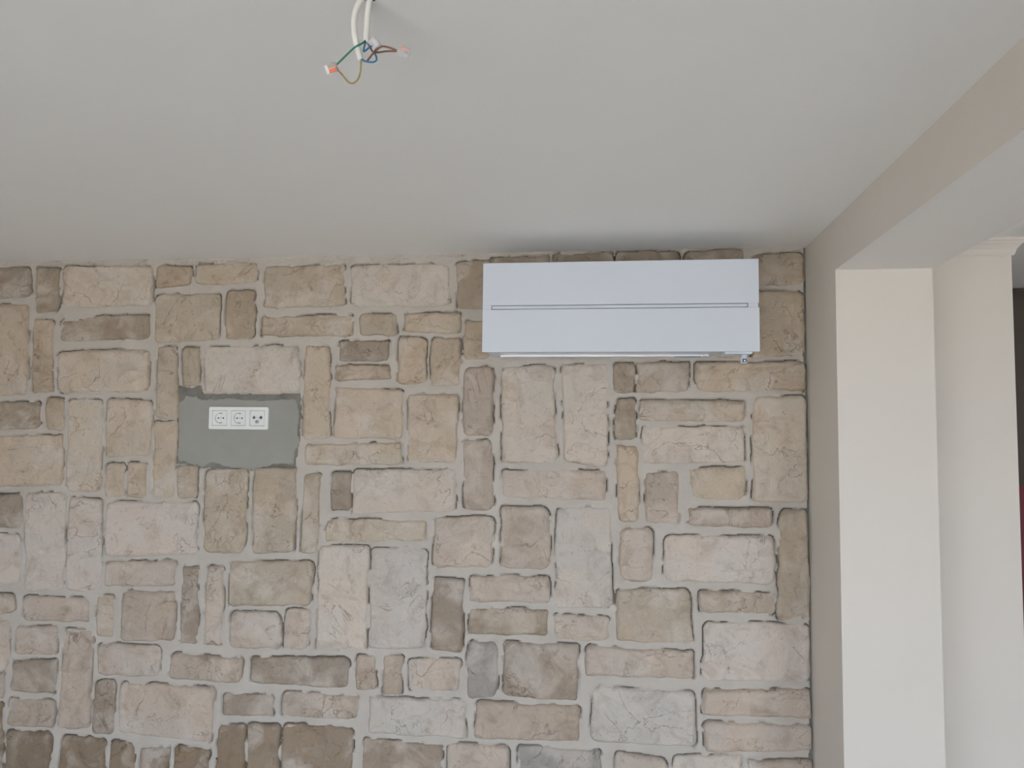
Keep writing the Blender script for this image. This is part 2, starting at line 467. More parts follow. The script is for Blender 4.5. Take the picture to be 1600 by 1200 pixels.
# ---------------------------------------------------------------- stones
# each row: top left, top right, bottom right, bottom left in mm (x, z) on the wall, tone, 1 = finely built
STONES = [
    ((-2400,2528,-2168,2526,-2161,2407,-2392,2399),'D',1),((-2150,2523,-2050,2522,-2046,2350,-2140,2348),'N',1),((-2037,2526,-1673,2523,-1669,2370,-2031,2364),'B',1),
    ((-1663,2523,-1520,2520,-1519,2442,-1659,2434),'T',1),((-1505,2525,-1266,2525,-1265,2450,-1507,2446),'T1',1),((-2364,2382,-2163,2380,-2156,2040,-2342,2032),'B1',1),
    ((-2149,2326,-2063,2321,-2055,2045,-2138,2047),'T',1),((-2040,2328,-1680,2344,-1673,2246,-2035,2239),'N',1),((-1663,2415,-1411,2417,-1405,2238,-1657,2232),'N1',1),
    ((-1387,2423,-1274,2429,-1273,2249,-1380,2243),'N',1),((-2041,2205,-1671,2211,-1669,2053,-2035,2047),'B',1),((-1644,2220,-1567,2218,-1556,1958,-1640,1955),'N1',1),
    ((-1549,2218,-1478,2217,-1474,2075,-1538,2068),'N1',1),((-1463,2220,-1101,2223,-1094,2051,-1456,2047),'L',1),((-2341,2015,-2098,2016,-2094,1912,-2334,1902),'N',1),
    ((-2080,2028,-2003,2028,-1999,1903,-2076,1909),'T',1),((-1992,2024,-1852,2024,-1838,1688,-1977,1680),'B',1),((-1837,2029,-1653,2023,-1654,1816,-1829,1809),'T1',1),
    ((-1645,1948,-1558,1949,-1553,1665,-1642,1664),'T1',1),((-2360,1888,-2001,1894,-1996,1703,-2347,1692),'B1',1),((-2320,1671,-2146,1672,-2146,1546,-2312,1540),'D',1),
    ((-2143,1680,-1979,1683,-1971,1326,-2128,1316),'P',1),((-1968,1662,-1834,1662,-1825,1327,-1965,1324),'P',1),((-1828,1792,-1755,1791,-1752,1666,-1829,1665),'B1',1),
    ((-1745,1794,-1668,1797,-1662,1668,-1742,1666),'B1',1),((-1821,1651,-1465,1656,-1460,1467,-1816,1453),'P',1),((-1551,1789,-1468,1786,-1466,1669,-1549,1665),'N1',1),
    ((-1441,1777,-1276,1777,-1280,1477,-1436,1475),'N1',1),((-2311,1523,-2153,1527,-2150,1341,-2298,1327),'P',1),((-1813,1437,-1535,1447,-1540,1354,-1813,1345),'R',1),
    ((-1514,1432,-1454,1434,-1445,1154,-1515,1153),'D',1),((-1418,1435,-1355,1434,-1356,1153,-1426,1153),'R',1),((-2271,1307,-2163,1306,-2161,1237,-2266,1228),'N',1),
    ((-2127,1305,-1866,1302,-1864,1214,-2129,1208),'R',1),((-1842,1312,-1770,1315,-1768,1168,-1837,1165),'N1',1),((-1741,1334,-1537,1336,-1530,1164,-1747,1155),'R1',1),
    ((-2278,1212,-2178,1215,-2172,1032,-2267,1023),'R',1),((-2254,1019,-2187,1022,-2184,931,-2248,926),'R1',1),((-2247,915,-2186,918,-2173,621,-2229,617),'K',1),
    ((-2151,1196,-1984,1200,-1981,1095,-2150,1088),'R',1),((-2160,1074,-1982,1079,-1981,957,-2160,955),'D',1),((-1963,1189,-1848,1194,-1843,841,-1969,834),'R1',1),
    ((-2169,935,-1982,939,-1984,836,-2168,830),'R1',1),((-1831,1145,-1580,1144,-1585,1032,-1828,1032),'R',1),((-1540,1121,-1272,1117,-1281,1029,-1553,1027),'R1',1),
    ((-1834,1012,-1750,1016,-1749,829,-1837,826),'D',1),((-1730,1012,-1372,1009,-1384,818,-1739,833),'R',1),((-1343,989,-1157,998,-1155,920,-1345,914),'D',1),
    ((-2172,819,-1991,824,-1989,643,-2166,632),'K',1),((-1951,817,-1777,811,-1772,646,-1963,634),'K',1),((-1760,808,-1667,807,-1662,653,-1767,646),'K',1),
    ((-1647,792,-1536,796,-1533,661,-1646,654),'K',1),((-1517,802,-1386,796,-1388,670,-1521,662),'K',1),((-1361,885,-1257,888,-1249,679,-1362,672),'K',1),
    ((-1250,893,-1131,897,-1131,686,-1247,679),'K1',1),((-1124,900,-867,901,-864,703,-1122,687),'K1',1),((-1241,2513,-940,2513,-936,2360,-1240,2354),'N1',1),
    ((-919,2513,-553,2511,-555,2356,-913,2355),'L',1),((-535,2517,-407,2518,-423,2346,-527,2345),'N',1),((-1244,2328,-903,2332,-903,2250,-1249,2254),'T',1),
    ((-884,2334,-746,2338,-742,2253,-879,2254),'N1',1),((-720,2337,-511,2338,-512,2256,-719,2262),'T1',1),((-502,2308,-411,2308,-410,2171,-504,2169),'T',1),
    ((-1082,2225,-989,2220,-976,1886,-1079,1882),'T1',1),((-954,2236,-769,2240,-770,2162,-957,2160),'D',1),((-964,2154,-767,2151,-755,2099,-962,2090),'N',1),
    ((-735,2251,-633,2250,-635,2079,-741,2083),'T',1),((-620,2250,-512,2250,-512,2075,-621,2072),'T',1),((-962,2074,-717,2065,-714,1888,-966,1888),'B1',1),
    ((-703,2050,-518,2050,-521,1809,-694,1806),'B1',1),((-499,2146,-396,2149,-395,1903,-503,1902),'R1',1),((-1069,1871,-716,1877,-714,1799,-1069,1794),'T1',1),
    ((-1259,1782,-1098,1787,-1096,1487,-1254,1478),'N1',1),((-1071,1765,-1007,1768,-1011,1489,-1079,1487),'N1',1),((-972,1771,-893,1772,-894,1634,-973,1634),'D',1),
    ((-887,1783,-523,1789,-521,1642,-892,1625),'L',1),((-498,1891,-393,1892,-392,1647,-499,1649),'R1',1),((-984,1607,-624,1611,-623,1539,-989,1525),'T1',1),
    ((-599,1623,-387,1628,-390,1459,-601,1450),'R',1),((-1007,1516,-827,1518,-830,1163,-1011,1157),'L',1),((-818,1514,-620,1513,-621,1176,-823,1167),'W',1),
    ((-1336,1451,-1024,1460,-1032,1305,-1338,1292),'N1',1),((-1330,1277,-1138,1279,-1137,1154,-1330,1143),'R',1),((-1125,1291,-1034,1294,-1037,1154,-1132,1147),'R',1),
    ((-598,1416,-489,1415,-491,1164,-603,1170),'D',1),((-1244,1121,-886,1132,-886,1028,-1245,1031),'D',1),((-864,1148,-791,1147,-791,1029,-868,1025),'R1',1),
    ((-771,1150,-696,1151,-698,1016,-770,1012),'R1',1),((-676,1141,-496,1149,-498,1039,-680,1030),'R',1),((-474,1207,-371,1210,-369,1022,-476,1016),'G',1),
    ((-1127,1010,-847,1009,-852,925,-1129,919),'R1',1),((-810,1004,-474,1012,-476,882,-814,882),'W',1),((-832,868,-555,860,-555,722,-835,705),'D',1),
    ((-540,866,-324,871,-325,737,-540,723),'R',1),((-369,2146,-185,2151,-172,1816,-365,1811),'L',1),((-161,2153,-1,2155,-3,1805,-152,1818),'L',1),
    ((-360,1789,-7,1795,-7,1689,-359,1693),'R',1),((-366,1667,-197,1664,-191,1456,-361,1451),'R1',1),((-175,1665,12,1669,15,1330,-175,1330),'W',1),
    ((-469,1426,-195,1435,-194,1344,-470,1338),'R',1),((-467,1317,-196,1324,-200,1236,-473,1225),'N',1),((-183,1308,7,1307,5,1225,-183,1224),'R',1),
    ((-352,1210,-97,1213,-98,1025,-350,1029),'D',1),((-441,1010,-90,1011,-89,895,-446,881),'R1',1),((-300,871,-20,874,-11,756,-293,739),'G',1),
    ((26,1400,266,1404,280,1228,26,1226),'N1',1),((-74,1211,282,1206,281,1115,-75,1107),'R',1),((-50,1079,283,1077,286,896,-60,897),'W',1),
    ((22,868,192,860,198,769,14,758),'R',1),((215,871,432,884,431,784,208,770),'L',1),((448,871,651,877,653,798,451,785),'R',1),
    ((16,2159,89,2159,89,2055,14,2054),'N',1),((96,2159,270,2161,270,2055,95,2055),'R1',1),((291,2159,650,2163,648,2063,291,2060),'B1',1),
    ((23,2033,91,2037,93,1895,21,1894),'N',1),((106,2033,455,2032,448,1956,104,1960),'N1',1),((112,1942,446,1945,453,1825,112,1816),'L',1),
    ((476,2045,654,2048,651,1692,472,1697),'B',1),((25,1879,100,1876,102,1622,34,1620),'B1',1),((123,1792,233,1792,232,1620,123,1618),'R1',1),
    ((270,1807,453,1810,450,1701,278,1702),'T1',1),((263,1674,537,1675,535,1611,263,1613),'R1',1),((40,1603,150,1602,148,1427,38,1423),'R',1),
    ((184,1581,544,1586,545,1429,183,1426),'P',1),((562,1674,649,1674,653,1319,545,1315),'N1',1),((299,1405,542,1403,539,1333,299,1330),'R1',1),
    ((311,1302,647,1310,648,1125,308,1110),'P',1),((310,1088,654,1103,657,1009,305,998),'R',1),((309,982,652,990,655,909,317,883),'R',1),
    ((472,2520,647,2530,649,2419,471,2415),'N1',1),((471,2402,647,2396,650,2180,469,2171),'T1',1),((-412,2529,-207,2534,-207,2440,-411,2443),'N',1),
    ((-192,2536,15,2539,15,2437,-191,2440),'N',1),((24,2541,240,2542,239,2434,24,2437),'N',1),((253,2541,454,2544,453,2431,252,2433),'N',1),
    ((-370,2280,-19,2278,-19,2177,-369,2177),'P',1),((0,2278,309,2276,293,2172,1,2174),'P',1),((323,2276,462,2275,461,2169,310,2172),'R',1),
    ((-2893,2537,-2689,2534,-2688,2426,-2893,2422),'R',0),((-2673,2534,-2509,2538,-2510,2348,-2670,2343),'T1',0),((-2490,2537,-2408,2533,-2409,2283,-2497,2284),'W',0),
    ((-2891,2414,-2767,2414,-2764,2222,-2890,2222),'B',0),((-2754,2416,-2685,2418,-2689,2324,-2751,2326),'L',0),((-2676,2336,-2505,2336,-2508,2186,-2672,2183),'W',0),
    ((-2757,2316,-2682,2315,-2684,2223,-2755,2223),'D',0),((-2493,2274,-2407,2271,-2408,2028,-2491,2025),'B',0),((-2891,2216,-2762,2218,-2766,2026,-2897,2029),'P',0),
    ((-2756,2214,-2683,2212,-2682,2124,-2753,2127),'T1',0),((-2673,2171,-2508,2176,-2507,2025,-2670,2029),'N1',0),((-2755,2113,-2683,2114,-2687,2029,-2753,2025),'R',0),
    ((-2894,2017,-2763,2017,-2770,1823,-2896,1828),'W',0),((-2753,2017,-2609,2010,-2606,1727,-2757,1727),'R',0),((-2595,2017,-2508,2012,-2503,1763,-2591,1768),'D',0),
    ((-2492,2017,-2402,2014,-2407,1766,-2498,1768),'R1',0),((-2897,1811,-2769,1813,-2767,1629,-2897,1624),'R1',0),((-2592,1752,-2446,1754,-2445,1463,-2598,1469),'L',0),
    ((-2431,1750,-2368,1750,-2367,1662,-2436,1665),'R1',0),((-2757,1713,-2609,1714,-2603,1427,-2751,1424),'N',0),((-2437,1654,-2346,1656,-2344,1410,-2433,1404),'P',0),
    ((-2896,1616,-2807,1611,-2809,1363,-2896,1367),'R1',0),((-2596,1455,-2502,1451,-2510,1203,-2593,1207),'T1',0),((-2492,1450,-2446,1457,-2442,1365,-2491,1367),'R',0),
    ((-2797,1415,-2707,1415,-2706,1170,-2790,1163),'R1',0),((-2697,1417,-2605,1416,-2609,1163,-2695,1170),'N1',0),((-2434,1393,-2343,1391,-2347,1148,-2438,1148),'B',0),
    ((-2895,1356,-2807,1355,-2803,1107,-2893,1102),'N',0),((-2490,1356,-2443,1351,-2444,1265,-2490,1270),'R',0),((-2333,1316,-2286,1313,-2286,1226,-2337,1225),'W',0),
    ((-2492,1253,-2444,1251,-2446,1170,-2492,1163),'N1',0),((-2334,1214,-2283,1218,-2289,1122,-2338,1125),'R',0),((-2595,1194,-2505,1196,-2510,946,-2598,945),'B',0),
    ((-2791,1153,-2706,1156,-2703,910,-2790,904),'T1',0),((-2697,1154,-2603,1153,-2607,906,-2697,902),'W',0),((-2497,1157,-2447,1153,-2443,1066,-2497,1063),'R1',0),
    ((-2432,1135,-2343,1137,-2343,887,-2433,889),'B',0),((-2338,1113,-2287,1114,-2286,1027,-2334,1028),'N1',0),((-2890,1095,-2808,1093,-2808,846,-2896,849),'B',0),
    ((-2490,1052,-2449,1053,-2449,965,-2493,967),'T1',0),((-2331,1011,-2268,1014,-2266,929,-2334,927),'D',0),((-2495,957,-2446,954,-2444,863,-2491,868),'N1',0),
    ((-2597,933,-2504,931,-2503,689,-2596,684),'B',0),((-2337,918,-2264,917,-2266,823,-2335,824),'N',0),((-2794,891,-2644,891,-2646,603,-2790,606),'D',0),
    ((-2434,872,-2348,875,-2344,624,-2434,627),'P',0),((-2496,853,-2444,852,-2448,770,-2498,766),'T1',0),((-2895,836,-2806,836,-2805,588,-2897,586),'N',0),
    ((-2332,816,-2263,814,-2270,725,-2334,724),'R',0),((449,776,633,775,635,589,448,586),'R',0),((-2490,756,-2444,754,-2443,669,-2492,669),'P',0),
    ((205,754,357,752,352,469,203,466),'R',0),((368,753,433,757,436,664,367,663),'L',0),((7,733,138,737,133,543,5,549),'P',0),
    ((149,732,194,737,194,646,143,646),'P',0),((-2337,712,-2265,715,-2264,622,-2331,624),'R1',0),((-531,711,-266,713,-265,603,-531,605),'B',0),
    ((-252,716,-166,712,-169,465,-251,465),'R1',0),((-155,712,-68,713,-64,469,-153,462),'N1',0),((-58,714,-8,714,-10,624,-50,628),'R',0),
    ((-855,692,-582,697,-584,526,-856,522),'L',0),((-2638,676,-2510,678,-2506,485,-2636,484),'W',0),((-1113,671,-988,673,-985,484,-1111,483),'T1',0),
    ((-973,676,-889,671,-886,426,-977,428),'B',0),((-2492,652,-2443,652,-2445,564,-2497,564),'W',0),((-1515,658,-1347,657,-1342,470,-1518,470),'D',0),
    ((-1335,655,-1165,655,-1163,508,-1332,508),'R',0),((368,658,434,654,435,566,362,570),'B',0),((-1756,632,-1604,632,-1605,347,-1751,346),'B',0),
    ((-1597,631,-1527,636,-1522,545,-1596,544),'L',0),((150,630,194,636,198,543,146,543),'D',0),((-2433,615,-2306,613,-2309,422,-2437,425),'N',0),
    ((-2158,617,-1943,615,-1950,505,-2151,507),'R',0),((-1934,617,-1783,614,-1784,323,-1930,329),'P',0),((-50,613,-7,612,-4,526,-57,529),'N',0),
    ((-2797,591,-2667,596,-2664,403,-2796,405),'R1',0),((-2292,597,-2203,594,-2202,347,-2291,343),'L',0),((-573,595,-449,591,-444,405,-577,409),'R',0),
    ((-431,594,-269,596,-269,406,-436,407),'R',0),((-2897,574,-2807,575,-2803,322,-2897,329),'R1',0),((448,577,635,572,635,470,447,463),'R',0),
    ((-2493,553,-2445,554,-2444,467,-2493,467),'N1',0),((369,552,433,551,433,470,365,469),'B',0),((-1592,533,-1530,532,-1527,445,-1593,442),'P',0),
    ((10,536,132,538,131,343,5,343),'L',0),((144,538,194,532,198,449,143,450),'B',0),((-874,515,-748,512,-743,323,-873,324),'P',0),
    ((-731,511,-584,515,-590,224,-731,229),'D',0),((-51,516,-6,513,-9,426,-52,424),'P',0),((-2197,492,-2043,492,-2043,209,-2193,206),'P',0),
    ((-2038,498,-1944,490,-1943,244,-2031,247),'W',0),((-1332,493,-1129,496,-1125,384,-1331,386),'N1',0),((-2650,476,-2508,475,-2505,185,-2653,185),'D',0),
    ((-1113,478,-1022,474,-1025,227,-1112,228),'L',0),((-2497,458,-2443,451,-2450,367,-2497,362),'W',0),((-1512,454,-1424,456,-1429,209,-1516,203),'L',0),
    ((-1417,458,-1343,458,-1348,364,-1414,363),'W',0),((-258,452,-168,452,-165,202,-258,203),'R',0),((-156,453,-69,454,-67,203,-157,207),'W',0),
    ((204,456,356,451,355,168,204,169),'T1',0),((369,455,533,456,532,268,366,267),'N',0),((550,457,632,450,632,266,549,268),'N',0),
    ((-1598,433,-1523,436,-1523,345,-1593,345),'L',0),((148,436,198,436,192,347,144,349),'W',0),((-2434,414,-2306,412,-2303,229,-2432,227),'B',0),
    ((-1012,413,-885,413,-884,226,-1015,227),'B',0),((-51,415,-3,412,-3,323,-53,328),'B',0),((-2797,397,-2666,395,-2665,202,-2790,208),'P',0),
    ((-573,395,-368,392,-369,284,-570,286),'D',0),((-351,393,-266,397,-264,145,-356,148),'R1',0),((-1333,375,-1165,371,-1164,189,-1330,188),'N1',0),
    ((-2491,355,-2449,353,-2444,267,-2496,265),'N',0),((-1411,350,-1343,353,-1347,268,-1414,263),'R',0),((-2290,331,-2208,332,-2208,82,-2294,88),'N1',0),
    ((-1777,336,-1609,336,-1608,149,-1776,148),'P',0),((-1594,336,-1527,335,-1528,246,-1596,248),'R',0),((6,331,178,333,177,188,6,182),'L',0),
    ((-2892,318,-2806,313,-2808,64,-2895,69),'W',0),((-1937,311,-1844,313,-1849,68,-1936,69),'N1',0),((-1834,315,-1783,312,-1789,228,-1831,224),'L',0),
    ((-876,316,-788,310,-790,63,-870,66),'R',0),((-55,316,-5,316,-6,225,-52,223),'B',0),((-574,270,-482,271,-488,28,-570,28),'D',0),
    ((-471,277,-386,273,-384,22,-477,27),'N1',0),((-2493,255,-2444,252,-2449,167,-2496,167),'P',0),((-1415,257,-1348,251,-1346,166,-1413,164),'L',0),
    ((365,257,493,251,492,67,364,66),'N1',0),((508,253,634,256,636,105,504,105),'T1',0),((-2037,237,-1945,235,-1942,9,-2032,7),'L',0),
    ((-1594,232,-1530,236,-1524,147,-1591,146),'W',0),((-2437,217,-2350,215,-2345,4,-2437,4),'L',0),((-1837,212,-1782,212,-1787,125,-1834,125),'W',0),
    ((-1154,216,-1029,217,-1024,23,-1156,27),'D',0),((-1016,211,-890,213,-889,24,-1015,23),'R',0),((-774,218,-623,217,-623,8,-771,5),'W',0),
    ((-53,218,-8,217,-4,127,-53,123),'N',0),((-2796,193,-2670,196,-2667,8,-2798,8),'N1',0),((-2192,191,-2047,193,-2047,10,-2192,4),'B',0),
    ((-1511,192,-1428,198,-1429,3,-1517,2),'N',0),((-257,193,-85,192,-89,5,-254,9),'N',0),((-2653,172,-2566,173,-2565,4,-2657,10),'N',0),
    ((-2554,174,-2506,176,-2506,85,-2557,84),'W',0),((-1337,173,-1188,171,-1189,8,-1334,2),'N',0),((7,175,171,171,176,4,3,5),'D',0),
    ((-2494,156,-2449,157,-2446,65,-2491,66),'N',0),((-1418,151,-1345,156,-1345,70,-1412,65),'N',0),((183,157,313,154,312,9,190,5),'L',0),
    ((-1776,138,-1566,137,-1566,27,-1770,26),'B',0),((-374,136,-284,133,-289,8,-376,8),'R',0),((-1833,115,-1787,113,-1788,30,-1830,25),'T1',0),
    ((-77,111,-6,117,-2,25,-74,24),'L',0),((508,97,636,97,636,3,504,9),'N1',0),((-2555,75,-2505,75,-2503,5,-2551,10),'D',0),
    ((-2334,70,-2206,72,-2206,7,-2333,9),'R',0),
]

TONES = {   # colour of the dry stone; K, K1: browner stones, bottom-left shade painted in
    'W': (168, 162, 155), 'L': (173, 164, 154), 'P': (175, 166, 158), 'B': (172, 161, 147), 'B1': (165, 152, 136),
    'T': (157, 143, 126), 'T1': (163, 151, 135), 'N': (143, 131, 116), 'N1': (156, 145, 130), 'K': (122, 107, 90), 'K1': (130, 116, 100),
    'R': (164, 153, 142), 'R1': (154, 142, 130), 'D': (135, 124, 112), 'G': (134, 129, 124)}
rng = random.Random(11)
OUT = []          # outlines for the mortar
for si, (q, tone, fine) in enumerate(STONES):
    C4 = [np.array((q[2 * k] / 1000, q[2 * k + 1] / 1000)) for k in range(4)]
    ctr = sum(C4) / 4
    a = (np.linalg.norm(C4[1] - C4[0]) + np.linalg.norm(C4[2] - C4[3])) / 4
    b = (np.linalg.norm(C4[0] - C4[3]) + np.linalg.norm(C4[1] - C4[2])) / 4
    cell = 0.0048 if fine else 0.016
    nx = max(6, int(2 * a / cell))
    nz = max(6, int(2 * b / cell))
    # denser towards the rim
    sx = np.linspace(-1, 1, nx + 1)
    sz = np.linspace(-1, 1, nz + 1)
    Sg, Tg = np.meshgrid(sx, sz, indexing='ij')
    R = min(rng.uniform(0.012, 0.028), 0.42 * min(a, b))
    r = np.maximum(np.abs(Sg), np.abs(Tg))
    px, pz = Sg * a, Tg * b
    qx, qz = np.clip(px, -(a - R) * r, (a - R) * r), np.clip(pz, -(b - R) * r, (b - R) * r)
    dx, dz = px - qx, pz - qz
    dl = np.sqrt(dx * dx + dz * dz)
    corner = (np.abs(dx) > 1e-9) & (np.abs(dz) > 1e-9)
    k = np.where(corner & (dl > R * r), R * r / np.maximum(dl, 1e-9), 1.0)
    px, pz = qx + dx * k, qz + dz * k
    # wobble of the outline
    seed = si * 7 + 3
    wob = 0.0035 if fine else 0.003
    wx = (vnoise(px * 22 + seed, pz * 22, 5) + 0.5 * vnoise(px * 60 + seed, pz * 60, 6)) * wob
    wz = (vnoise(px * 22, pz * 22 + seed, 7) + 0.5 * vnoise(px * 60, pz * 60 + seed, 8)) * wob
    u, v = (px / a + 1) / 2, (pz / b + 1) / 2          # u to the right, v up
    X = (1 - u) * (1 - v) * C4[3][0] + u * (1 - v) * C4[2][0] + u * v * C4[1][0] + (1 - u) * v * C4[0][0] + wx * r ** 3
    Z = (1 - u) * (1 - v) * C4[3][1] + u * (1 - v) * C4[2][1] + u * v * C4[1][1] + (1 - u) * v * C4[0][1] + wz * r ** 3
    X = np.minimum(X, XR - 0.004 - 0.003 * (1 + vnoise(Z * 25, Z * 0, 79)))
    e = np.minimum((1 - np.abs(Sg)) * a, (1 - np.abs(Tg)) * b)
    top = 0.0185 + rng.uniform(-0.002, 0.004)
    if tone in 'WLP':
        top -= 0.0015
    rim = 0.0105
    ew = rng.uniform(0.010, 0.017)
    dome = 1 - (1 - np.clip(e / ew, 0, 1)) ** 2.2
    rel = (px * rng.uniform(-.02, .02) + pz * rng.uniform(-.025, .025)
           + 0.0042 * fnoise(X * 11 + seed, Z * 11, 21, 3) + 0.0018 * fnoise(X * 45, Z * 45 + seed, 33, 3))
    rid = 1 - np.abs(fnoise(X * 9 + seed * 3, Z * 14, 44, 3)) * 2.2     # sharp ridges of split stone
    rel += 0.0032 * np.clip(rid, 0, 1) ** 3
    for n in range(rng.choice((1, 1, 2, 3))):              # split ledges
        th = rng.uniform(-0.5, 0.5) + (math.pi / 2 if rng.random() < .6 else 0)
        if b > a * 1.3:
            th += math.pi / 2
        off = rng.uniform(-.7, .7) * min(a, b)
        d = px * math.cos(th) + pz * math.sin(th) - off + 0.012 * fnoise(X * 16 + seed + n, Z * 16, 55 + n, 3)
        fade = smooth01(0.5 + 1.2 * vnoise(X * 9 + n, Z * 9 + seed, 66))
        rel += rng.choice((-1, 1)) * rng.uniform(.0025, .0056) * (smooth01(d / 0.004 + .5) - 0.5) * fade
    hgt = rim + (top - rim + rel) * dome
    hgt = np.maximum(hgt, 0.008)
    # mesh
    nvx, nvz = nx + 1, nz + 1
    verts = np.stack([X - ctr[0], -hgt, Z - ctr[1]], -1).reshape(-1, 3)
    I = np.arange(nvx * nvz).reshape(nvx, nvz)
    F = np.stack([I[:-1, :-1], I[1:, :-1], I[1:, 1:], I[:-1, 1:]], -1).reshape(-1, 4)
    loop = np.concatenate([I[:-1, 0], I[-1, :-1], I[:0:-1, -1], I[0, :0:-1]])
    sk = verts[loop].copy()
    sk[:, 1] = 0.0
    nb = len(verts)
    verts = np.vstack([verts, sk])
    m = len(loop)
    j = np.arange(m)
    F2 = np.stack([loop, nb + j, nb + (j + 1) % m, loop[(j + 1) % m]], -1)
    me = bpy.data.meshes.new('stone')
    me.from_pydata(verts.tolist(), [], np.vstack([F, F2]).tolist())
    me.shade_smooth()
    me.materials.append(M['stone'])
    o = bpy.data.objects.new('stone', me)
    o.location = (ctr[0], 0, ctr[1])
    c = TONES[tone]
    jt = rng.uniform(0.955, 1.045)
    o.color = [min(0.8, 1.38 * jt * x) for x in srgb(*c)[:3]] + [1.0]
    COL.objects.link(o)
    o.parent = wall_back
    if fine:
        OUT.append(np.stack([X.reshape(-1)[loop], Z.reshape(-1)[loop]], -1))
    else:
        OUT.append(np.stack([X.reshape(-1)[loop], Z.reshape(-1)[loop]], -1))

PATCH = [(-1.566, 2.079), (-1.5095, 2.0664), (-1.468, 2.0806), (-1.4592, 2.0475), (-1.095, 2.0475), (-1.0888, 1.9918),
         (-1.0922, 1.8775), (-1.106, 1.7911), (-1.2663, 1.772), (-1.3511, 1.773), (-1.4491, 1.780), (-1.5585, 1.7931)]


# ---------------------------------------------------------------- mortar between the stones
def axis(a, b, c, fine_a, fine_b, fstep, cstep):
    out = [a]
    while out[-1] < b - 1e-6:
        s = fstep if fine_a <= out[-1] < fine_b else cstep
        out.append(min(b, out[-1] + s))
    return np.array(out)


gx = axis(XL, XR, 0, -2.36, XR, 0.0034, 0.012)
gz = axis(0.0, H, 0, 0.80, H, 0.0034, 0.012)
GX, GZ = np.meshgrid(gx, gz, indexing='ij')
sdf = np.full(GX.shape, 0.05)
nrx = np.zeros(GX.shape)
nrz = np.zeros(GX.shape)


def poly_sdf(P, pts):
    A = P
    B = np.roll(P, -1, 0)
    d = B - A
    L2 = np.maximum((d * d).sum(1), 1e-12)
    best = np.full(len(pts), 1e9)
    cx = np.zeros(len(pts))
    cz = np.zeros(len(pts))
    ins = np.zeros(len(pts), bool)
    for k in range(len(A)):
        w0 = pts[:, 0] - A[k, 0]
        w1 = pts[:, 1] - A[k, 1]
        t = np.clip((w0 * d[k, 0] + w1 * d[k, 1]) / L2[k], 0, 1)
        ex = w0 - t * d[k, 0]
        ez = w1 - t * d[k, 1]
        dd = ex * ex + ez * ez
        m = dd < best
        best[m] = dd[m]
        cx[m] = ex[m]
        cz[m] = ez[m]
        if abs(d[k, 1]) > 1e-12:
            c = ((A[k, 1] > pts[:, 1]) != (B[k, 1] > pts[:, 1])) & (pts[:, 0] < d[k, 0] * (pts[:, 1] - A[k, 1]) / d[k, 1] + A[k, 0])
            ins ^= c
    s = np.sqrt(best)
    sg = np.where(ins, -1.0, 1.0)
    n = np.maximum(s, 1e-9)
    return s * sg, cx / n * sg, cz / n * sg


for P in OUT:
    if len(P) > 90:
        P = P[::2]
    lo, hi = P.min(0) - 0.03, P.max(0) + 0.03
    i0, i1 = np.searchsorted(gx, (lo[0], hi[0]))
    j0, j1 = np.searchsorted(gz, (lo[1], hi[1]))
    if i1 <= i0 or j1 <= j0:
        continue
    sl = (slice(i0, i1), slice(j0, j1))
    pts = np.stack([GX[sl].ravel(), GZ[sl].ravel()], -1)
    s, nx_, nz_ = poly_sdf(P, pts)
    s = s.reshape(i1 - i0, j1 - j0)
    m = s < sdf[sl]
    sdf[sl][m] = s[m]
    nrx[sl][m] = nx_.reshape(s.shape)[m]
    nrz[sl][m] = nz_.reshape(s.shape)[m]

pp = np.stack([GX.ravel(), GZ.ravel()], -1)
psd = np.full(len(pp), 0.2)
near = (pp[:, 0] > -1.65) & (pp[:, 0] < -1.0) & (pp[:, 1] > 1.7) & (pp[:, 1] < 2.15)
psd[near] = poly_sdf(np.array(PATCH), pp[near])[0]
psd = psd.reshape(GX.shape) + 0.004 * fnoise(GX * 60, GZ * 60, 91, 2)

MH = 0.0130 + 0.0020 * fnoise(GX * 14, GZ * 14, 71, 3) + 0.0007 * fnoise(GX * 90, GZ * 90, 72, 2)
MH = MH + 0.0015 * smooth01(sdf / 0.012) * (0.5 + vnoise(GX * 10, GZ * 10, 73))
MH = np.where(sdf < 0.0, np.minimum(MH, 0.0125), MH)
# ragged filling under the ceiling and beside the air conditioner bottom
rag = smooth01(1 - (H - GZ) / 0.055)
MH = MH + rag * (0.0035 * fnoise(GX * 40, GZ * 70, 74, 3) - 0.001)
crack = np.abs(fnoise(GX * 9, GZ * 40, 75, 3) + 0.15)
MH = MH - rag * 0.008 * (crack < 0.035)
# thin shrinkage gaps along the stones
gm = 0.55 * nrz + 0.45 * np.abs(nrx) + 0.75 * vnoise(GX * 15, GZ * 15, 76) + 0.5 * vnoise(GX * 45, GZ * 45, 77)
gw = 0.0014 + 0.0016 * np.clip(gm, 0, 1)
groove = smooth01((gm - 0.27) / 0.40) * smooth01((gw + 0.0016 - np.abs(sdf - 0.0012)) / 0.0016)
MH = MH - 0.0120 * groove
# open crack down the corner with the painted wall
ck = XR - GX - (0.008 + 0.009 * fnoise(GZ * 9 + 3, GZ * 0, 78, 3))
MH = np.where((ck < 0) & (sdf > -0.004), 0.001, MH)
